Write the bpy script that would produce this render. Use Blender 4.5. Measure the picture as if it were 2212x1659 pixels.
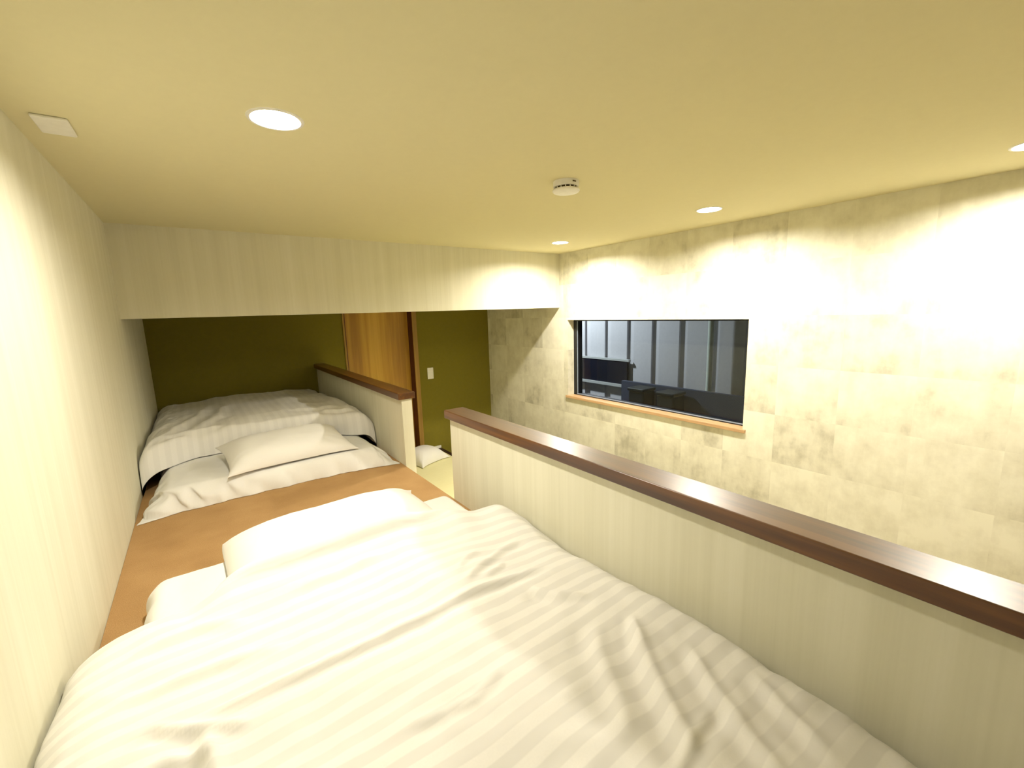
import bpy, math, random
import numpy as np
from mathutils import Matrix, Vector

for o in list(bpy.data.objects): bpy.data.objects.remove(o, do_unlink=True)
SC = bpy.context.scene
COL = SC.collection
ZO = 2.2            # camera height above the lower floor; plan measurements below are relative to the camera

# ------------------------------------------------------------------ camera
cam_d = bpy.data.cameras.new('camera')
cam_d.sensor_fit = 'HORIZONTAL'; cam_d.sensor_width = 36.0
cam_d.lens = 15.23253
cam_d.clip_start = 0.02; cam_d.clip_end = 200
cam = bpy.data.objects.new('camera', cam_d); COL.objects.link(cam)
R = ((0.8074393, -0.1211914, 0.5773685), (-0.5891665, -0.1152042, 0.7997568), (-0.0304084, -0.9859212, -0.1644223))
cam.matrix_world = Matrix(((R[0][0], -R[0][1], -R[0][2], 0), (R[1][0], -R[1][1], -R[1][2], 0),
                           (R[2][0], -R[2][1], -R[2][2], ZO), (0, 0, 0, 1)))
SC.camera = cam

# ------------------------------------------------------------------ world, exposure
SC.view_settings.view_transform = 'Standard'; SC.view_settings.look = 'None'
SC.view_settings.gamma = 1.0; SC.view_settings.use_curve_mapping = False
SC.view_settings.exposure = 0.17
w = bpy.data.worlds.new('night'); SC.world = w; w.use_nodes = True
w.node_tree.nodes['Background'].inputs[0].default_value = (0.02, 0.03, 0.06, 1)
w.node_tree.nodes['Background'].inputs[1].default_value = 0.05
LAMP_COL = (1.0, 0.945, 0.83)
LAMP_L = 1350.0      # radiance of the lit lenses
SPOTS = [(0.237, 1.340, 0.53), (2.344, 2.560, 0.92), (2.320, 1.350, 0.82), (2.400, 0.220, 0.76)]

# ------------------------------------------------------------------ helpers
def link(o, parent=None):
    COL.objects.link(o)
    if parent is not None: o.parent = parent
    return o
def tag(o, label=None, cat=None, group=None, kind=None):
    if label: o['label'] = label
    if cat: o['category'] = cat
    if group: o['group'] = group
    if kind: o['kind'] = kind
    return o
def empty(name, loc=(0, 0, 0), parent=None):
    o = bpy.data.objects.new(name, None); o.empty_display_size = 0.05
    link(o, parent); o.location = loc
    return o
class MB:
    """collects shapes; build() links them as one mesh object"""
    def __init__(s): s.v = []; s.f = []; s.uv = None
    def add(s, vs, fs):
        n = len(s.v); s.v += [tuple(p) for p in vs]; s.f += [tuple(i + n for i in f) for f in fs]; return s
    def box(s, x0, x1, y0, y1, z0, z1):
        vs = [(x, y, z) for z in (z0, z1) for y in (y0, y1) for x in (x0, x1)]
        return s.add(vs, [(0, 2, 3, 1), (4, 5, 7, 6), (0, 1, 5, 4), (2, 6, 7, 3), (0, 4, 6, 2), (1, 3, 7, 5)])
    def lathe(s, prof, cx, cy, n=48, caps=True):
        vs = []; fs = []
        for (r, z) in prof:
            for k in range(n):
                a = 2 * math.pi * k / n
                vs.append((cx + r * math.cos(a), cy + r * math.sin(a), z))
        m = len(prof)
        for i in range(m - 1):
            for k in range(n):
                k2 = (k + 1) % n
                fs.append((i * n + k, i * n + k2, (i + 1) * n + k2, (i + 1) * n + k))
        if caps: fs.append(tuple(range(n - 1, -1, -1))); fs.append(tuple((m - 1) * n + k for k in range(n)))
        else:
            for k in range(n): fs.append(((m - 1) * n + k, (m - 1) * n + (k + 1) % n, (k + 1) % n, k))
        return s.add(vs, fs)
    def build(s, name, mat, parent=None, bevel=0, smooth=False, loc=(0, 0, 0)):
        me = bpy.data.meshes.new(name)
        me.from_pydata([(a - loc[0], b - loc[1], c - loc[2]) for a, b, c in s.v], [], s.f); me.validate()
        if mat: me.materials.append(mat)
        o = bpy.data.objects.new(name, me); link(o, parent); o.location = loc
        import bmesh
        bm = bmesh.new(); bm.from_mesh(me); bmesh.ops.recalc_face_normals(bm, faces=bm.faces); bm.to_mesh(me); bm.free()
        if bevel:
            b = o.modifiers.new('bevel', 'BEVEL'); b.width = bevel; b.segments = 3; b.limit_method = 'ANGLE'; b.angle_limit = math.radians(40)
        if smooth:
            me.polygons.foreach_set('use_smooth', [True] * len(me.polygons))
            try: me.set_sharp_from_angle(angle=math.radians(35))
            except Exception: pass
        return o
def Z(z): return z + ZO

def smooth01(x): x = np.clip(x, 0, 1); return x * x * (3 - 2 * x)
def vnoise(x, y, seed=0):
    xi = np.floor(x).astype(np.int64); yi = np.floor(y).astype(np.int64); fx = x - xi; fy = y - yi
    def h(a, b):
        n = (a * 374761393 + b * 668265263 + seed * 1442695041) & 0xffffffff
        n = ((n ^ (n >> 13)) * 1274126177) & 0xffffffff
        return ((n ^ (n >> 16)) & 0xffff) / 65535.0 * 2 - 1
    ux = fx * fx * fx * (fx * (fx * 6 - 15) + 10); uy = fy * fy * fy * (fy * (fy * 6 - 15) + 10)
    return (h(xi, yi) * (1 - ux) * (1 - uy) + h(xi + 1, yi) * ux * (1 - uy) + h(xi, yi + 1) * (1 - ux) * uy + h(xi + 1, yi + 1) * ux * uy)
def fbm(x, y, seed=0, oct=4):
    s = 0; a = 1; t = 0
    for k in range(oct): s = s + a * vnoise(x * 2 ** k + 13.7 * k, y * 2 ** k - 7.1 * k, seed + k); t += a; a *= 0.5
    return s / t
def ridged(x, y, seed=0, oct=3):
    s = 0; a = 1; t = 0
    for k in range(oct): s = s + a * (1 - np.abs(vnoise(x * 2 ** k + 3.1 * k, y * 2 ** k + 9.3 * k, seed + k)) * 2); t += a; a *= 0.5
    return s / t
def crease(x, y, pts, width, height, fade=0.06, valley=0.0):
    """a sharp fold along a polyline: narrow ridge with a soft valley on its near side"""
    pts = np.array(pts, float); out = np.zeros_like(x)
    L = np.concatenate([[0], np.cumsum(np.hypot(*(pts[1:] - pts[:-1]).T))]); best = np.full_like(x, 1e9); sd = np.zeros_like(x); al = np.zeros_like(x)
    for i in range(len(pts) - 1):
        d = pts[i + 1] - pts[i]; l = math.hypot(*d); d = d / l
        px, py = x - pts[i][0], y - pts[i][1]; t = np.clip(px * d[0] + py * d[1], 0, l)
        qx, qy = px - t * d[0], py - t * d[1]; r = np.hypot(qx, qy); sg = np.sign(d[0] * py - d[1] * px)
        m = r < best; best = np.where(m, r, best); sd = np.where(m, sg * r, sd); al = np.where(m, L[i] + t, al)
    f = smooth01(al / fade) * smooth01((L[-1] - al) / fade)
    out = height * np.exp(-(sd / width) ** 2) - valley * height * np.exp(-((sd + 2.0 * width) / (1.5 * width)) ** 2)
    return out * f
def shell(name, top, bot, mat, parent=None, uv=None):
    """closed sheet of cloth: two grids (ny,nx,3) joined round the rim"""
    ny, nx = top.shape[:2]; n = nx * ny
    V = np.concatenate([top.reshape(-1, 3), bot.reshape(-1, 3)]); V[:, 2] += ZO
    idx = np.arange(n).reshape(ny, nx)
    a, b, c, d = idx[:-1, :-1].ravel(), idx[:-1, 1:].ravel(), idx[1:, 1:].ravel(), idx[1:, :-1].ravel()
    F = [np.stack([a, b, c, d], 1), np.stack([a, d, c, b], 1) + n]
    rim = np.concatenate([idx[0, :-1], idx[:-1, -1], idx[-1, :0:-1], idx[:0:-1, 0]]); r2 = np.roll(rim, -1)
    F.append(np.stack([rim, rim + n, r2 + n, r2], 1)); F = np.concatenate(F)
    me = bpy.data.meshes.new(name)
    me.from_pydata(V.tolist(), [], F.tolist())
    me.polygons.foreach_set('use_smooth', [True] * len(me.polygons))
    if uv is not None:
        ul = me.uv_layers.new(name='cloth'); UV = np.concatenate([uv.reshape(-1, 2)] * 2)
        li = np.zeros(len(me.loops), np.int32); me.loops.foreach_get('vertex_index', li)
        ul.data.foreach_set('uv', UV[li].astype(np.float32).ravel())
    me.materials.append(mat)
    import bmesh
    bm = bmesh.new(); bm.from_mesh(me); bmesh.ops.recalc_face_normals(bm, faces=bm.faces); bm.to_mesh(me); bm.free()
    o = bpy.data.objects.new(name, me); return link(o, parent)

# ------------------------------------------------------------------ materials
class NT:
    def __init__(s, name):
        s.m = bpy.data.materials.new(name); s.m.use_nodes = True; s.t = s.m.node_tree; s.b = s.t.nodes['Principled BSDF']
    def n(s, typ, **kw):
        nd = s.t.nodes.new(typ)
        for k, v in kw.items():
            if k.startswith('_'): nd.inputs[int(k[1:])].default_value = v
            else: setattr(nd, k, v)
        return nd
    def l(s, a, b): s.t.links.new(a, b)
    def coord(s, scale, rot=(0, 0, 0), kind='Object'):
        tc = s.n('ShaderNodeTexCoord'); mp = s.n('ShaderNodeMapping'); s.l(tc.outputs[kind], mp.inputs[0])
        mp.inputs['Scale'].default_value = scale; mp.inputs['Rotation'].default_value = rot
        return mp.outputs[0]
    def noise(s, vec, scale=1.0, detail=4, rough=0.55):
        nd = s.n('ShaderNodeTexNoise'); s.l(vec, nd.inputs['Vector']); nd.inputs['Scale'].default_value = scale
        nd.inputs['Detail'].default_value = detail; nd.inputs['Roughness'].default_value = rough; return nd.outputs['Fac']
    def ramp(s, fac, stops):
        r = s.n('ShaderNodeValToRGB'); e = r.color_ramp.elements
        while len(e) < len(stops): e.new(0.5)
        for i, (p, c) in enumerate(stops): e[i].position = p; e[i].color = (*c, 1)
        s.l(fac, r.inputs[0]); return r.outputs[0]
    def math(s, op, a, b=None):
        m = s.n('ShaderNodeMath', operation=op)
        for i, v in enumerate((a, b)):
            if v is None: continue
            if isinstance(v, (int, float)): m.inputs[i].default_value = v
            else: s.l(v, m.inputs[i])
        return m.outputs[0]
    def bump(s, h, strength, dist):
        b = s.n('ShaderNodeBump'); b.inputs['Strength'].default_value = strength; b.inputs['Distance'].default_value = dist
        s.l(h, b.inputs['Height']); s.l(b.outputs[0], s.b.inputs['Normal'])
    def done(s, col=None, rough=0.6, spec=0.3):
        if col is not None:
            if isinstance(col, tuple): s.b.inputs['Base Color'].default_value = (*col, 1)
            else: s.l(col, s.b.inputs['Base Color'])
        s.b.inputs['Roughness'].default_value = rough; s.b.inputs['Specular IOR Level'].default_value = spec
        return s.m
def plain(name, col, rough=0.5, spec=0.3, metal=0.0, vary=0.94):
    t = NT(name); t.b.inputs['Metallic'].default_value = metal
    f = t.noise(t.coord((40, 40, 40)), 1.0, 3)
    c = t.ramp(f, [(0.3, tuple(x * vary for x in col)), (0.7, col)])
    return t.done(c, rough, spec)
def streaked(name, a, b, c):
    t = NT(name)
    f1 = t.noise(t.coord((14, 14, 0.35)), 1.0, 5, 0.6)
    f2 = t.noise(t.coord((90, 90, 1.2)), 1.0, 3, 0.6)
    f = t.math('ADD', t.math('MULTIPLY', f1, 0.75), t.math('MULTIPLY', f2, 0.25))
    col = t.ramp(f, [(0.34, a), (0.5, b), (0.68, c)])
    t.bump(t.noise(t.coord((260, 260, 60)), 1.0, 2), 0.08, 0.002)
    return t.done(col, 0.75, 0.2)
def concrete_tiles(name):
    """wallpaper of square mottled plaster blocks, every block its own piece of the pattern"""
    t = NT(name)
    tc = t.n('ShaderNodeTexCoord'); sx = t.n('ShaderNodeSeparateXYZ'); t.l(tc.outputs['Object'], sx.inputs[0])
    ty = t.math('DIVIDE', t.math('SUBTRACT', sx.outputs[1], 0.525), 0.313); tz = t.math('DIVIDE', t.math('SUBTRACT', sx.outputs[2], Z(0.23)), 0.300)
    iy = t.math('FLOOR', ty); iz = t.math('FLOOR', tz); fy = t.math('SUBTRACT', ty, iy); fz = t.math('SUBTRACT', tz, iz)
    cb = t.n('ShaderNodeCombineXYZ'); t.l(iy, cb.inputs[0]); t.l(iz, cb.inputs[1])
    wn = t.n('ShaderNodeTexWhiteNoise', noise_dimensions='2D'); t.l(cb.outputs[0], wn.inputs['Vector'])
    off = t.n('ShaderNodeVectorMath', operation='SCALE'); t.l(wn.outputs['Color'], off.inputs[0]); off.inputs['Scale'].default_value = 37.0
    ad = t.n('ShaderNodeVectorMath', operation='ADD'); t.l(tc.outputs['Object'], ad.inputs[0]); t.l(off.outputs[0], ad.inputs[1])
    n1 = t.noise(ad.outputs[0], 7.0, 6, 0.62)
    mp = t.n('ShaderNodeMapping'); t.l(ad.outputs[0], mp.inputs[0]); mp.inputs['Scale'].default_value = (20, 20, 5)
    n2 = t.noise(mp.outputs[0], 1.0, 4, 0.6)
    v = t.math('ADD', t.math('MULTIPLY', n1, 0.62), t.math('MULTIPLY', n2, 0.24))
    v = t.math('ADD', v, t.math('MULTIPLY', wn.outputs['Value'], 0.17))
    v = t.math('ADD', v, t.math('MULTIPLY', fz, 0.05))
    col = t.ramp(v, [(0.32, (0.50, 0.47, 0.35)), (0.48, (0.73, 0.695, 0.55)), (0.66, (0.86, 0.83, 0.68))])
    t.bump(n1, 0.08, 0.004)
    return t.done(col, 0.8, 0.15)
def wood(name, dark, mid, light, scale=(60, 3, 60), rough=0.35, spec=0.5, coat=0.0):
    t = NT(name)
    f1 = t.noise(t.coord(scale), 1.0, 6, 0.6)
    f2 = t.noise(t.coord(tuple(x * 0.25 for x in scale)), 1.0, 3)
    f = t.math('ADD', t.math('MULTIPLY', f1, 0.5), t.math('MULTIPLY', f2, 0.5))
    col = t.ramp(f, [(0.36, dark), (0.5, mid), (0.64, light)])
    t.bump(f1, 0.05, 0.001)
    t.b.inputs['Coat Weight'].default_value = coat; t.b.inputs['Coat Roughness'].default_value = 0.30
    return t.done(col, rough, spec)
def cotton(name, col, stripe=0.0, period=0.047):
    t = NT(name)
    t.b.inputs['Sheen Weight'].default_value = 0.0
    wv = t.noise(t.coord((300, 300, 300)), 1.0, 2)
    c = t.ramp(wv, [(0.3, tuple(x * 0.975 for x in col)), (0.7, col)])
    if stripe:
        uv = t.n('ShaderNodeUVMap', uv_map='cloth'); sx = t.n('ShaderNodeSeparateXYZ'); t.l(uv.outputs[0], sx.inputs[0])
        fr = t.math('FRACT', t.math('DIVIDE', sx.outputs[1], period))
        tri = t.math('ABSOLUTE', t.math('SUBTRACT', fr, 0.5))
        k = t.math('MULTIPLY', t.math('SUBTRACT', tri, 0.25), 18.0)
        kk = t.n('ShaderNodeClamp'); t.l(t.math('ADD', k, 0.5), kk.inputs[0])
        mx = t.n('ShaderNodeMix', data_type='RGBA'); t.l(kk.outputs[0], mx.inputs[0]); t.l(c, mx.inputs[6])
        mx.inputs[7].default_value = (*[x * (1 - stripe) for x in col], 1)
        c = mx.outputs[2]
        rr = t.n('ShaderNodeMapRange'); t.l(kk.outputs[0], rr.inputs[0]); rr.inputs[3].default_value = 0.72; rr.inputs[4].default_value = 0.80
        m = t.done(c, 0.6, 0.25); t.l(rr.outputs[0], t.b.inputs['Roughness'])
        return m
    return t.done(c, 0.8, 0.15)
def carpet_mat(name, a, b, c):
    t = NT(name)
    f = t.noise(t.coord((420, 420, 420)), 1.0, 3, 0.7); g = t.noise(t.coord((6, 6, 6)), 1.0, 4)
    col = t.ramp(t.math('ADD', t.math('MULTIPLY', f, 0.7), t.math('MULTIPLY', g, 0.3)), [(0.36, a), (0.5, b), (0.64, c)])
    t.bump(f, 0.5, 0.004)
    return t.done(col, 0.95, 0.05)
def emit(name, col, strength):
    t = NT(name); t.b.inputs['Base Color'].default_value = (*col, 1)
    t.b.inputs['Emission Color'].default_value = (*col, 1); t.b.inputs['Emission Strength'].default_value = strength
    return t.m
def glass(name):
    t = NT(name); t.t.nodes.remove(t.b); out = t.t.nodes['Material Output']
    fr = t.n('ShaderNodeFresnel'); fr.inputs['IOR'].default_value = 1.5
    tr = t.n('ShaderNodeBsdfTransparent'); tr.inputs[0].default_value = (0.93, 0.96, 0.95, 1)
    gl = t.n('ShaderNodeBsdfGlossy'); gl.inputs['Roughness'].default_value = 0.0
    ge = t.n('ShaderNodeNewGeometry'); fa = t.math('MULTIPLY', fr.outputs[0], t.math('SUBTRACT', 1.0, ge.outputs['Backfacing']))
    mx = t.n('ShaderNodeMixShader'); t.l(fa, mx.inputs[0]); t.l(tr.outputs[0], mx.inputs[1]); t.l(gl.outputs[0], mx.inputs[2])
    t.l(mx.outputs[0], out.inputs[0]); return t.m

M_ceil = plain('ceiling_paint', (0.77, 0.71, 0.455), 0.9, 0.1, vary=0.985)
M_wall = streaked('streaked_wallpaper', (0.72, 0.69, 0.53), (0.77, 0.74, 0.58), (0.82, 0.79, 0.64))
M_tile = concrete_tiles('plaster_block_wallpaper')
M_back = plain('olive_wallpaper', (0.22, 0.185, 0.025), 0.9, 0.1)
M_cap = wood('varnished_walnut', (0.052, 0.014, 0.001), (0.100, 0.031, 0.002), (0.16, 0.056, 0.005), rough=0.42, spec=0.4, coat=0.8)
M_door = wood('honey_veneer', (0.42, 0.21, 0.025), (0.58, 0.32, 0.04), (0.70, 0.42, 0.06), scale=(22, 22, 0.7), rough=0.4)
M_jamb = wood('dark_jamb_wood', (0.055, 0.008, 0.004), (0.085, 0.014, 0.006), (0.12, 0.025, 0.010), scale=(60, 60, 2), rough=0.5)
M_casing = wood('casing_wood', (0.30, 0.17, 0.03), (0.38, 0.22, 0.04), (0.44, 0.27, 0.06), scale=(60, 60, 2), rough=0.5)
M_sill = wood('sill_oak', (0.46, 0.27, 0.13), (0.58, 0.36, 0.18), (0.66, 0.44, 0.24), rough=0.4)
M_carpet = carpet_mat('brown_carpet', (0.37, 0.215, 0.09), (0.48, 0.29, 0.125), (0.58, 0.37, 0.17))
M_sheet = cotton('white_sheet_cotton', (0.87, 0.86, 0.83))
M_pillow = cotton('white_pillow_cotton', (0.88, 0.86, 0.82))
M_duvet = cotton('striped_sateen', (0.87, 0.85, 0.81), stripe=0.11)
M_duvet_far = cotton('striped_sateen_faint', (0.87, 0.85, 0.81), stripe=0.06)
M_white = plain('white_plastic', (0.93, 0.91, 0.84), 0.35, 0.4)
M_slot = plain('dark_slot', (0.10, 0.07, 0.03), 0.7)
M_frame = plain('black_aluminium', (0.012, 0.012, 0.014), 0.4, 0.4)
M_glass = glass('window_glass')
M_lens = [emit('lit_lens', LAMP_COL, LAMP_L * q[2]) for q in SPOTS]
M_tatami = NT('tatami')
_f = M_tatami.noise(M_tatami.coord((8, 300, 8)), 1.0, 3)
M_tatami = M_tatami.done(M_tatami.ramp(_f, [(0.3, (0.90, 0.84, 0.46)), (0.7, (0.95, 0.90, 0.54))]), 0.8, 0.2)
M_floor = wood('light_oak_floor', (0.52, 0.42, 0.26), (0.62, 0.51, 0.33), (0.70, 0.58, 0.40), rough=0.45)
M_trimdark = wood('dark_trim_wood', (0.022, 0.006, 0.004), (0.035, 0.010, 0.006), (0.05, 0.016, 0.008), rough=0.5)

# ------------------------------------------------------------------ room shell
XL, XR, YB, YK, YF = -0.307, 2.805, 3.081, 4.335, -2.2
ZC, ZB, ZD, ZL = Z(0.511), Z(0.024), Z(-0.85), Z(-1.5)
XP, XQ = 0.882, 0.942           # faces of the parapet
Y1, Y2 = 1.708, 2.274           # gap between the two parapets
W0, W1, WB, WT = 1.338, 2.976, Z(-0.800), Z(-0.091)
S = lambda o: tag(o, kind='structure')
T = 0.14

S(MB().box(XL - T, XR + T, YF - T, YK + 0.3, -0.12, 0).build('floor', M_floor))
ceil = S(MB().box(XL - T, XR + T, YF - T, YK + 0.3, ZC, ZC + 0.12).build('ceiling', M_ceil))
cut = MB()
for (x, y, p) in SPOTS: cut.lathe([(0.0585, ZC - 0.02), (0.0585, ZC + 0.05)], x, y, 64)
cut = cut.build('cutter', None)
bo = ceil.modifiers.new('recess', 'BOOLEAN'); bo.object = cut; bo.operation = 'DIFFERENCE'; bo.solver = 'EXACT'
bpy.context.view_layer.update()
me_ = bpy.data.meshes.new_from_object(ceil.evaluated_get(bpy.context.evaluated_depsgraph_get()))
ceil.modifiers.clear(); ceil.data = me_; me_.name = 'ceiling'
bpy.data.objects.remove(cut, do_unlink=True)
S(MB().box(XL - T, XL, YF - T, YK + 0.3, 0, ZC).build('wall_left', M_wall))
S(MB().box(XL, XR, YF - T, YF, 0, ZC).build('wall_front', M_wall))
# right wall round the window opening
m = MB(); xo = XR + T
m.box(XR, xo, YF - T, W0, 0, ZC).box(XR, xo, W1, YK + 0.3, 0, ZC).box(XR, xo, W0, W1, 0, WB - 0.0225).box(XR, xo, W0, W1, WT, ZC)
S(m.build('wall_right', M_tile))
# back wall round the door opening
DX0, DX1, DZ1 = 1.165, 1.885, Z(0.46)
m = MB()
m.box(XL, DX0, YK, YK + 0.3, 0, ZC).box(DX1, XR, YK, YK + 0.3, 0, ZC).box(DX0, DX1, YK, YK + 0.3, DZ1, ZC).box(DX0, DX1, YK, YK + 0.3, 0, ZL)
S(m.build('wall_back', M_back))
# drop beam
S(MB().box(XL, XR, YB, YB + 0.16, ZB, ZC).build('beam', M_wall))
# loft platform, its carpet, the two parapets with walnut caps
S(MB().box(XL, XP, YF, YK, ZD - 0.16, ZD - 0.006).build('loft_platform', M_wall))
tag(MB().box(XL + 0.001, XP, YF + 0.001, YK - 0.001, ZD - 0.006, ZD).build('carpet', M_carpet), 'brown carpet covering the loft sleeping platform under the futons', 'carpet')
def parapet(y0, y1, z0, name):
    p = S(MB().box(XP, XQ, y0, y1, z0, Z(-0.462)).build(name, M_wall))
    c = MB().box(0.860, 0.958, y0 - 0.012 if y0 > 0 else y0, y1 + 0.012 if y1 < 3 else y1, Z(-0.462), Z(-0.425)).build('cap', M_cap, p, bevel=0.003)
    c['label'] = 'dark varnished walnut cap'
    return p
parapet(YF, Y1, 0, 'wall_parapet')
parapet(Y2, YK, 0, 'wall_parapet_far')
S(MB().box(XP - 0.03, XP - 0.002, Y1, Y2, 0, ZD - 0.16).build('wall_platform_edge', M_wall))

# landing beyond the gap
S(MB().box(XQ, 2.06, 1.2, YK, 0, ZL - 0.02).build('landing', M_floor))
tag(MB().box(XQ + 0.001, 2.06, 1.2, YK - 0.013, ZL - 0.02, ZL).build('tatami_mat', M_tatami), 'pale yellow tatami flooring on the landing seen through the gap between the parapets', 'tatami')
S(MB().box(2.06, 2.105, 1.2, YK, 0, ZL + 0.004).build('trim_1', M_trimdark, bevel=0.002))
S(MB().box(1.93, 2.105, YK - 0.012, YK, ZL + 0.004, ZL + 0.032).build('baseboard_back', M_white))

# wooden door set back in its frame
d = S(MB().box(DX0, DX1 - 0.02, YK + 0.115, YK + 0.15, ZL + 0.005, DZ1 - 0.03).build('door_1', M_door))
f = MB()
f.box(DX1 - 0.03, DX1, YK + 0.002, YK + 0.16, ZL, DZ1)
f.box(DX0, DX0 + 0.012, YK + 0.002, YK + 0.16, ZL, DZ1).box(DX0, DX1, YK + 0.002, YK + 0.16, DZ1 - 0.03, DZ1)
o = f.build('jamb', M_jamb, d); o['label'] = 'dark brown door jamb'
f = MB(); f.box(DX1 - 0.03, DX1 + 0.018, YK - 0.012, YK + 0.001, ZL, DZ1 + 0.01).box(DX0 - 0.014, DX0 + 0.002, YK - 0.012, YK + 0.001, ZL, DZ1 + 0.01)
o = f.build('casing', M_casing, d)

# ------------------------------------------------------------------ window and sill
fx = XR + 0.078
wn = S(empty('window_1', (fx, (W0 + W1) / 2, WB)))
wl = wn.location.copy()
def rel(mb): mb.v = [(a - wl.x, b - wl.y, c - wl.z) for a, b, c in mb.v]; return mb
b = 0.042
fr = MB().box(fx, fx + 0.07, W1 - b, W1, WB, WT).box(fx, fx + 0.07, W0, W0 + 0.02, WB, WT)
fr.box(fx, fx + 0.07, W0, W1, WT - 0.012, WT).box(fx, fx + 0.07, W0, W1, WB - 0.01, WB + 0.008)
rel(fr).build('window_frame', M_frame, wn)
fr = MB().box(fx - 0.002, fx + 0.004, W1 - b - 0.010, W1 - b - 0.004, WB + 0.018, WT - 0.014).box(fx - 0.002, fx + 0.004, W0 + 0.02, W1 - b, WB + 0.008, WB + 0.015)
rel(fr).build('glazing_bead', plain('grey_bead', (0.30, 0.36, 0.46), 0.4), wn)
rel(MB().box(fx + 0.03, fx + 0.036, W0 + 0.015, W1 - b + 0.005, WB + 0.012, WT - 0.01)).build('window_pane', M_glass, wn)
rel(MB().box(XR - 0.016, fx + 0.03, W0 - 0.02, W1 + 0.02, WB - 0.022, WB)).build('window_sill', M_sill, wn, bevel=0.002)

# ------------------------------------------------------------------ ceiling fittings
LABELS = ['bright recessed downlight in the ceiling over the loft beds', 'small lit downlight in the ceiling corner by the drop beam',
          'lit downlight in the ceiling above the window', 'lit downlight at the right edge of the photo above the plaster wall']
ring_m = lens_m = None
for i, (x, y, p) in enumerate(SPOTS):
    e = tag(empty('downlight', (x, y, ZC)), LABELS[i], 'ceiling light', 'recessed ceiling downlights')
    if ring_m is None:
        prof = [(0.058, 0.034), (0.0465, 0.034), (0.0465, 0.016), (0.0570, -0.0015), (0.059, -0.003), (0.066, -0.003), (0.068, 0.0), (0.058, 0.0)]
        ring = MB().lathe(prof, 0, 0, 64, caps=False).build('trim_ring', M_white, e, smooth=True); ring_m = ring
        prof = [(0.0455, 0.032), (0.0455, 0.016), (0.040, 0.0145), (0.002, 0.014)]
        lens = MB().lathe(prof, 0, 0, 64).build('lens', M_lens[0], e, smooth=True); lens_m = lens
    else:
        c = ring_m.copy(); link(c, e)
        c = lens_m.copy(); c.data = lens_m.data.copy(); c.data.materials[0] = M_lens[i]; link(c, e)
sx_, sy_ = 1.285, 1.365
sd = tag(empty('smoke_detector', (sx_, sy_, ZC)), 'round white smoke detector on the ceiling between the downlights', 'smoke detector')
MB().lathe([(0.052, 0.0), (0.052, -0.018), (0.050, -0.022), (0.046, -0.022)], 0, 0, 64).build('base', M_white, sd, smooth=True)
MB().lathe([(0.044, -0.022), (0.044, -0.030)], 0, 0, 64).build('sensing_gap', M_slot, sd)
MB().lathe([(0.044, -0.0285), (0.054, -0.031), (0.055, -0.036), (0.051, -0.041), (0.030, -0.0445), (0.001, -0.045)], 0, 0, 64).build('cover', M_white, sd, smooth=True)
g = MB()
for k in range(16):
    a = 2 * math.pi * k / 16
    g.box(0.047 * math.cos(a) - 0.0015, 0.047 * math.cos(a) + 0.0015, 0.047 * math.sin(a) - 0.0015, 0.047 * math.sin(a) + 0.0015, -0.031, -0.0215)
g.build('fin', M_white, sd)
MB().box(-0.012, 0.004, -0.0535, -0.051, -0.012, -0.008).build('indicator', M_slot, sd)

cp = tag(MB().box(-0.261, -0.192, 1.600, 1.722, ZC - 0.008, ZC).build('ceiling_plate', M_white, bevel=0.004), 'white rectangular blank plate on the ceiling near the left wall', 'blank plate')
ls = tag(MB().box(1.996, 2.066, YK - 0.009, YK, Z(-0.698), Z(-0.575)).build('light_switch', M_white, bevel=0.003), 'white light switch on the shaded back wall right of the wooden door', 'light switch')
MB().box(2.008, 2.054, YK - 0.013, YK - 0.008, Z(-0.675), Z(-0.598)).build('rocker', M_white, ls, bevel=0.002)

# ------------------------------------------------------------------ bedding
def dense(n, k=2.2):
    t = np.linspace(-1, 1, n); return np.sign(t) * (1 - (1 - np.abs(t)) ** k)
def mattress(name, x0, x1, y0, y1, H, mat, seed, ear=0.03, loose=0.012, fold=0.016):
    nx, ny = 150, 190
    U, V = np.meshgrid(dense(nx), dense(ny))
    cx, cy, hx, hy = (x0 + x1) / 2, (y0 + y1) / 2, (x1 - x0) / 2, (y1 - y0) / 2
    dx = (1 - np.abs(U)) * hx; dy = (1 - np.abs(V)) * hy
    r = 0.055
    q = np.sqrt(np.clip(1 - dx / r, 0, 1) ** 2.4 + np.clip(1 - dy / r, 0, 1) ** 2.4)
    fz = np.sqrt(np.clip(1 - np.clip(q, 0, 1) ** 2.4, 0, 1))
    X = cx + U * hx; Y = cy + V * hy
    wr = fbm(X * 5, Y * 5, seed) * 0.004 + ridged(X * 9 + Y * 4, Y * 9 - X * 5, seed + 5) * 0.0025
    zt = -0.85 + 0.004 + (H - 0.004) * fz + wr * fz
    low = 1 - fz
    cor = np.clip(np.abs(U) * np.abs(V), 0, 1) ** 6
    fl = loose * low * (1 + 0.9 * fbm(X * 14, Y * 14, seed + 9))
    X = X + np.sign(U) * (np.abs(U) ** 8) * (fl + ear * cor * low); Y = Y + np.sign(V) * (np.abs(V) ** 8) * (fl + ear * cor * low)
    # cloth gathers radiating from the corners down the sides
    side = low * (1 - low) * 4
    gather = fold * side * np.sin(48 * (X + Y) + 6 * fbm(X * 6, Y * 6, seed + 2)) * (0.30 + np.clip(np.abs(U) * np.abs(V), 0, 1) ** 4)
    Y = Y + gather * np.sign(V); X = X + gather * np.sign(U)
    top = np.stack([X, Y, zt], -1); bot = top.copy(); bot[..., 2] = -0.85 + 0.0015
    return shell(name, top, bot, mat, uv=np.stack([X, Y], -1))
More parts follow.
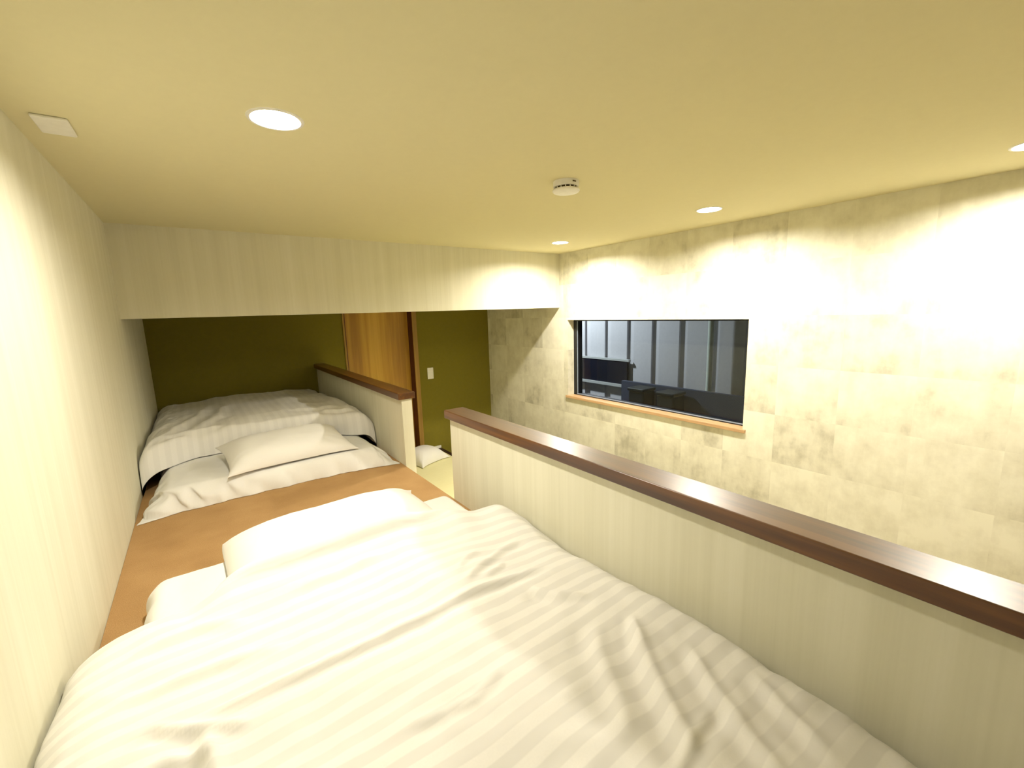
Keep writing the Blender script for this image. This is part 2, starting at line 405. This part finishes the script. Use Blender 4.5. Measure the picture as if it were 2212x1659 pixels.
def pillow(name, c, sx, sy, H, rot, mat, seed, tilt=(0, 0), ear=0.02, lear=1.0):
    nx, ny = 90, 70
    U, V = np.meshgrid(dense(nx, 1.6), dense(ny, 1.6))
    a, bb = sx / 2, sy / 2
    ex = (np.abs(U * V)) ** 5
    X = U * a * (1 - 0.05 * (1 - V ** 2) * 0 - 0.045 * (1 - np.abs(V) ** 3) * np.abs(U) ** 2) + np.sign(U) * ear * ex * np.where(U < 0, lear, 1.0)
    Y = V * bb * (1 - 0.07 * (1 - np.abs(U) ** 3) * np.abs(V) ** 2) + np.sign(V) * ear * ex
    pr = np.clip((1 - np.abs(U) ** 4.0) * (1 - np.abs(V) ** 2.8), 0, 1) ** 0.55
    edge = 1 - pr
    wr = 0.005 * fbm(X * 9, Y * 9, seed) + 0.006 * edge * pr * 3 * np.sin(np.arctan2(np.abs(V), np.abs(U)) * 26 + 4 * fbm(X * 8, Y * 8, seed + 3)) * (np.abs(U * V) ** 1.2)
    zt = 0.012 + H * 0.78 * pr + wr * pr
    zb = 0.010 - H * 0.05 * pr
    zb = np.minimum(zb, zt - 0.003)
    cr, sr = math.cos(rot), math.sin(rot)
    Xr = c[0] + X * cr - Y * sr; Yr = c[1] + X * sr + Y * cr
    tl = X * tilt[0] + Y * tilt[1]
    base = np.min(zb)
    top = np.stack([Xr, Yr, c[2] + zt - base + tl], -1); bot = np.stack([Xr, Yr, c[2] + zb - base + tl], -1)
    return shell(name, top, bot, mat, uv=np.stack([X, Y], -1))

# near futon
tag(mattress('futon_mattress', -0.205, 0.800, -0.42, 1.600, 0.100, M_sheet, 3, ear=0.0, loose=0.004, fold=0.004), 'white sheeted futon mattress nearest the camera under the large striped duvet', 'futon mattress', 'futon mattresses')
tag(mattress('futon_mattress', -0.225, 0.795, 2.415, 4.315, 0.100, M_sheet, 21, ear=0.045, loose=0.02), 'white sheeted futon mattress at the far end beneath the drop beam', 'futon mattress', 'futon mattresses')
tag(pillow('pillow', (0.312, 1.448, -0.744), 0.67, 0.40, 0.130, math.radians(1.2), M_pillow, 7, ear=0.022, lear=-0.8), 'plump white pillow half under the near duvet on the closer futon', 'pillow', 'white pillows')
tag(pillow('pillow', (0.345, 2.625, -0.718), 0.61, 0.38, 0.110, math.radians(4), M_pillow, 15, tilt=(0.0, 0.14), ear=0.012), 'white pillow on the far futon in front of the bunched duvet', 'pillow', 'white pillows')

def duvet_near():
    nx, ny = 230, 250
    sL, sR = -0.40, 0.97; y0, y1 = -0.55, 1.275
    s = np.linspace(sL, sR, nx); v = np.linspace(y0, y1, ny)
    eL, eR = -0.205, 0.752
    thL = math.radians(64) * smooth01((eL - s) / 0.14); thR = math.radians(44) * smooth01((s - eR) / 0.10)
    dx = np.cos(thL + thR); dz = -np.sin(thL + thR)
    ds = s[1] - s[0]; i0 = np.argmin(np.abs(s - 0.3))
    Xc = np.concatenate([[0], np.cumsum((dx[1:] + dx[:-1]) / 2 * ds)]); Xc = Xc - Xc[i0] + 0.3
    zz = np.zeros(nx)
    for i in range(i0 + 1, nx): zz[i] = zz[i - 1] + dz[i] * ds
    for i in range(i0 - 1, -1, -1): zz[i] = zz[i + 1] + dz[i] * ds
    Sg, Vg = np.meshgrid(s, v); X = np.tile(Xc, (ny, 1)); Zs = np.tile(zz, (ny, 1)); Y = Vg.copy()
    # outline: the head hem bows a little
    Y = Y + smooth01((Vg - 0.6) / 0.6) * (0.018 * np.sin((Sg + 0.1) * 4.2) + 0.010 * fbm(Sg * 5, Vg * 0, 4) - 0.05 * smooth01((-0.12 - Sg) / 0.25) - 0.03 * smooth01((Sg - 0.80) / 0.15))
    X = X + smooth01((Sg - 0.6) / 0.35) * (0.014 * fbm(Vg * 4.5, Sg * 0, 8))
    edge = np.minimum.reduce([Sg - sL, sR - Sg, y1 - Vg, Vg - y0])
    rr = 0.055
    e = np.clip(edge / rr, 0, 1); th = 0.052 * np.sqrt(np.clip(1 - (1 - e) ** 2, 0, 1)) + 0.003
    th = th * (1 + 0.25 * fbm(Sg * 4, Vg * 4, 31))
    # resting height: over the mattress, lifted by the pillow beneath its hem
    def ptop(px, py):
        u = np.clip(np.abs((px - 0.312) / 0.335), 0, 1); vv = np.clip(np.abs((py - 1.448) / 0.20), 0, 1)
        return 0.125 * 0.80 * (np.clip((1 - u ** 4.0) * (1 - vv ** 2.8), 0, 1) ** 0.55)
    pt = np.maximum.reduce([ptop(X + a_, Y + b_) for a_ in (-0.02, 0, 0.02) for b_ in (-0.01, 0.0, 0.012)])
    soft = 0.030 * smooth01((Y - 1.08) / 0.17) * smooth01((Sg + 0.10) / 0.10) * smooth01((0.72 - Sg) / 0.10)
    lift = np.maximum(soft, np.where(pt > 0.001, pt + 0.014, 0) * (Y > 1.2))
    base = -0.744 + Zs + lift
    base = np.maximum(base, -0.846)
    puff = 0.022 * fbm(Sg * 2.2, Vg * 2.2, 41, 3) * e
    d = puff
    x, y = X, Y
    W = [([(-0.11, 0.885), (-0.037, 0.872), (0.051, 0.872), (0.217, 0.858), (0.457, 0.868), (0.72, 0.832)], 0.0085, 0.0095, 0.10, 0.9),
         ([(-0.18, 0.868), (-0.138, 0.884), (0.011, 0.80)], 0.010, 0.010, 0.05, 0.8),
         ([(-0.21, 0.98), (-0.05, 1.00), (0.09, 0.975)], 0.014, 0.008, 0.05, 0.6),
         ([(-0.074, 0.86), (-0.052, 0.723), (-0.07, 0.64)], 0.012, 0.012, 0.05, 0.9),
         ([(-0.17, 0.78), (-0.12, 0.80), (-0.05, 0.78)], 0.012, 0.014, 0.03, 0.8),
         ([(0.700, 0.545), (0.640, 0.47), (0.585, 0.38), (0.520, 0.27)], 0.016, 0.012, 0.06, 0.8),
         ([(0.640, 0.600), (0.585, 0.540), (0.520, 0.43), (0.47, 0.36)], 0.018, 0.009, 0.07, 0.7),
         ([(0.46, 0.29), (0.52, 0.305), (0.59, 0.32), (0.66, 0.33)], 0.008, 0.006, 0.05, 0.9),
         ([(0.735, 0.44), (0.68, 0.36), (0.63, 0.26), (0.60, 0.18)], 0.014, 0.009, 0.06, 0.8),
         ([(0.76, 0.33), (0.72, 0.25), (0.69, 0.15)], 0.013, 0.008, 0.06, 0.8),
         ([(0.715, 0.555), (0.675, 0.52), (0.65, 0.48)], 0.010, 0.007, 0.03, 0.9),
         ([(0.47, 0.90), (0.56, 0.94), (0.66, 0.985), (0.74, 1.0)], 0.009, 0.007, 0.05, 0.7),
         ([(0.49, 0.96), (0.55, 0.995), (0.60, 1.01)], 0.007, 0.005, 0.03, 0.7),
         ([(0.53, 0.89), (0.585, 0.905), (0.63, 0.93)], 0.007, 0.006, 0.03, 0.7),
         ([(0.60, 0.80), (0.64, 0.72), (0.70, 0.66)], 0.012, 0.009, 0.04, 0.8),
         ([(0.10, 1.16), (0.25, 1.15), (0.36, 1.165)], 0.012, 0.005, 0.05, 0.6),
         ([(-0.20, 1.12), (-0.08, 1.14), (0.03, 1.11)], 0.014, 0.007, 0.05, 0.7),
         ([(0.20, 0.62), (0.33, 0.60), (0.42, 0.63)], 0.010, 0.005, 0.04, 0.6)]
    for (p, wd, h, fd, vl) in W: d = d + crease(x, y, p, wd, h, fd, vl)
    d = d + 0.0045 * ridged(Sg * 3.0, Vg * 9.0, 51, 3) * e + 0.0016 * fbm(Sg * 22, Vg * 26, 61, 2) * e
    # crumpled hems on the two sides
    sideR = smooth01((Sg - 0.70) / 0.12); sideL = smooth01((-0.10 - Sg) / 0.12)
    d = d + (sideR + sideL) * e * (0.010 * ridged(Vg * 6 + Sg * 3, Sg * 5, 71, 3) + 0.004 * fbm(Vg * 20, Sg * 16, 75, 3))
    zt = base + th + d * 0.9 + 0.006
    zt = np.maximum(zt, base + th * 0.5)
    X = np.clip(X, XL + 0.006, XP - 0.008)
    bot = np.stack([X, Y, base], -1); top = np.stack([X, Y, zt], -1)
    # round the rim outwards
    return shell('duvet', top, bot, M_duvet, uv=np.stack([Sg, Vg + 0.012 * fbm(Sg * 2, Vg * 2, 91)], -1))
tag(duvet_near(), 'large white striped duvet spread over the near futon in the foreground', 'duvet', 'striped duvets')

def duvet_far():
    nx, ny = 190, 170
    sL, sR = -0.43, 0.975; y0, y1 = 2.885, 4.31
    s = np.linspace(sL, sR, nx); v = np.linspace(y0, y1, ny)
    eL, eR = -0.195, 0.765
    thL = math.radians(62) * smooth01((eL - s) / 0.14); thR = math.radians(60) * smooth01((s - eR) / 0.12)
    dx = np.cos(thL + thR); dz = -np.sin(thL + thR); ds = s[1] - s[0]; i0 = np.argmin(np.abs(s - 0.3))
    Xc = np.concatenate([[0], np.cumsum((dx[1:] + dx[:-1]) / 2 * ds)]); Xc = Xc - Xc[i0] + 0.3
    zz = np.zeros(nx)
    for i in range(i0 + 1, nx): zz[i] = zz[i - 1] + dz[i] * ds
    for i in range(i0 - 1, -1, -1): zz[i] = zz[i + 1] + dz[i] * ds
    Sg, Vg = np.meshgrid(s, v); X = np.tile(Xc, (ny, 1)); Zs = np.tile(zz, (ny, 1)); Y = Vg.copy()
    fr = smooth01((3.5 - Vg) / 0.6)
    Y = Y + fr * (0.02 * np.sin(Sg * 7 + 1) + 0.02 * fbm(Sg * 5, Sg * 0, 5) - 0.15 * smooth01((-0.05 - Sg) / 0.25) - 0.15 * smooth01((Sg - 0.60) / 0.2))
    edge = np.minimum.reduce([Sg - sL, sR - Sg, Vg - y0, y1 - Vg])
    e = np.clip(edge / 0.065, 0, 1); rd = np.sqrt(np.clip(1 - (1 - e) ** 2.2, 0, 1))
    hump = 0.030 * np.exp(-((Sg - 0.12) / 0.20) ** 2) + 0.034 * np.exp(-((Sg - 0.55) / 0.22) ** 2)
    back = smooth01((Vg - 3.1) / 1.0)
    th = (0.112 + 0.018 * (1 - back) + hump * (0.3 + 0.7 * back) - 0.02 * back) * rd + 0.004
    base = np.maximum(-0.744 + Zs, -0.846)
    d = 0.020 * fbm(Sg * 3.2, Vg * 2.6, 141, 3) * e + 0.007 * ridged(Sg * 6, Vg * 4, 151, 3) * e
    d = d + e * smooth01((-0.05 - Sg) / 0.15) * 0.016 * ridged(Sg * 4 + Vg * 3, Vg * 4 - Sg * 6, 161, 3)
    d = d + e * smooth01((Sg - 0.68) / 0.1) * 0.014 * ridged(Sg * 5 - Vg * 3, Vg * 5, 171, 3)
    for (p, wd, h, fd, vl) in [([(-0.20, 3.05), (-0.05, 3.45), (0.02, 3.9)], 0.030, 0.010, 0.1, 0.8), ([(-0.1, 3.0), (0.05, 3.3), (0.1, 3.7)], 0.030, 0.008, 0.1, 0.8),
                               ([(-0.22, 2.95), (-0.05, 2.98), (0.08, 3.0)], 0.02, 0.014, 0.06, 0.8), ([(0.60, 3.0), (0.72, 2.92), (0.80, 2.9)], 0.02, 0.014, 0.05, 0.8),
                               ([(0.45, 3.2), (0.6, 3.1), (0.76, 3.12)], 0.025, 0.012, 0.08, 0.6)]:
        d = d + crease(X, Y, p, wd, h, fd, vl)
    zt = np.maximum(base + th + d, base + 0.004)
    X = np.clip(X, XL + 0.006, XP - 0.008); Y = np.minimum(Y, YK - 0.01)
    return shell('duvet', np.stack([X, Y, zt], -1), np.stack([X, Y, base], -1), M_duvet_far, uv=np.stack([Sg, Vg], -1)[..., ::-1].copy())
tag(duvet_far(), 'rumpled white striped duvet bunched on the far futon beneath the drop beam', 'duvet', 'striped duvets')
tag(pillow('cushion', (1.770, 4.080, -1.5 + 0.001), 0.36, 0.36, 0.165, math.radians(20), M_pillow, 33), 'white cushion lying on the yellow tatami in front of the door frame', 'cushion')

# ------------------------------------------------------------------ outside the window
gx = XR + T
S(MB().box(gx, gx + 9, -4, 10, -0.35, -0.05).build('ground', plain('night_paving', (0.16, 0.17, 0.17), 0.9)))
hx = 5.2
nb = tag(empty('neighbour_house', (hx, 3.6, -0.05)), 'pale corrugated wall of a neighbouring house outside the window at night', 'house')
def rn(mb): mb.v = [(a - hx, b - 3.6, c + 0.05) for a, b, c in mb.v]; return mb
m = MB().box(hx, hx + 0.2, 1.2, 7.5, -0.05, 3.6)
y = 1.2
while y < 7.4: m.box(hx - 0.035, hx + 0.01, y, y + 0.31, -0.05, 3.6); y += 0.43
rn(m).build('cladding', plain('pale_cladding', (0.62, 0.62, 0.64), 0.6), nb)
rn(MB().box(hx - 0.09, hx - 0.05, 4.16, 5.12, Z(-1.13), Z(-0.78))).build('shuttered_opening', plain('black_opening', (0.008, 0.010, 0.02), 0.5), nb)
rn(MB().box(hx - 0.10, hx - 0.05, 4.12, 5.16, Z(-0.78), Z(-0.75)).box(hx - 0.12, hx - 0.05, 4.12, 5.20, Z(-1.17), Z(-1.13))).build('opening_frame', plain('pale_frame', (0.5, 0.52, 0.5), 0.5), nb)
pp = MB(); pp.lathe([(0.035, -0.05), (0.035, 3.6)], hx - 0.16, 2.84, 20)
rn(pp).build('downpipe', plain('pale_pipe', (0.66, 0.74, 0.66), 0.4), nb, smooth=True)
fc = tag(MB().box(4.86, 4.92, 1.2, 4.05, -0.05, Z(-1.02)).build('garden_wall', plain('blue_grey_panel', (0.05, 0.065, 0.11), 0.7)), 'low blue grey garden wall outside the window below the pale cladding', 'wall')
for i, (y0, y1) in enumerate([(3.46, 3.70), (3.02, 3.26)]):
    bn = tag(empty('storage_bin', (4.70, (y0 + y1) / 2, -0.05)), ['dark bin outside against the low wall, nearer the black opening', 'dark bin outside against the low wall, nearer the pale downpipe'][i], 'bin', 'dark bins outside')
    h = (y1 - y0) / 2
    MB().box(-0.12, 0.12, -h, h, 0, 1.12 + 0.05).build('body', plain('dark_bin_plastic', (0.012, 0.02, 0.022), 0.5), bn, bevel=0.02)
    MB().box(-0.135, 0.135, -h - 0.01, h + 0.01, 1.17, 1.21).build('lid', bpy.data.materials['dark_bin_plastic'], bn, bevel=0.012)
lamp = bpy.data.lights.new('street_lamp', 'SPOT'); lamp.energy = 360; lamp.color = (0.86, 0.92, 1.0); lamp.spot_size = math.radians(130); lamp.spot_blend = 1.0; lamp.shadow_soft_size = 0.1
lo = link(bpy.data.objects.new('street_lamp', lamp)); lo.location = (3.9, 5.7, 3.2)
lo.rotation_euler = (Vector((5.2, 4.8, 1.8)) - Vector(lo.location)).to_track_quat('-Z', 'Y').to_euler()
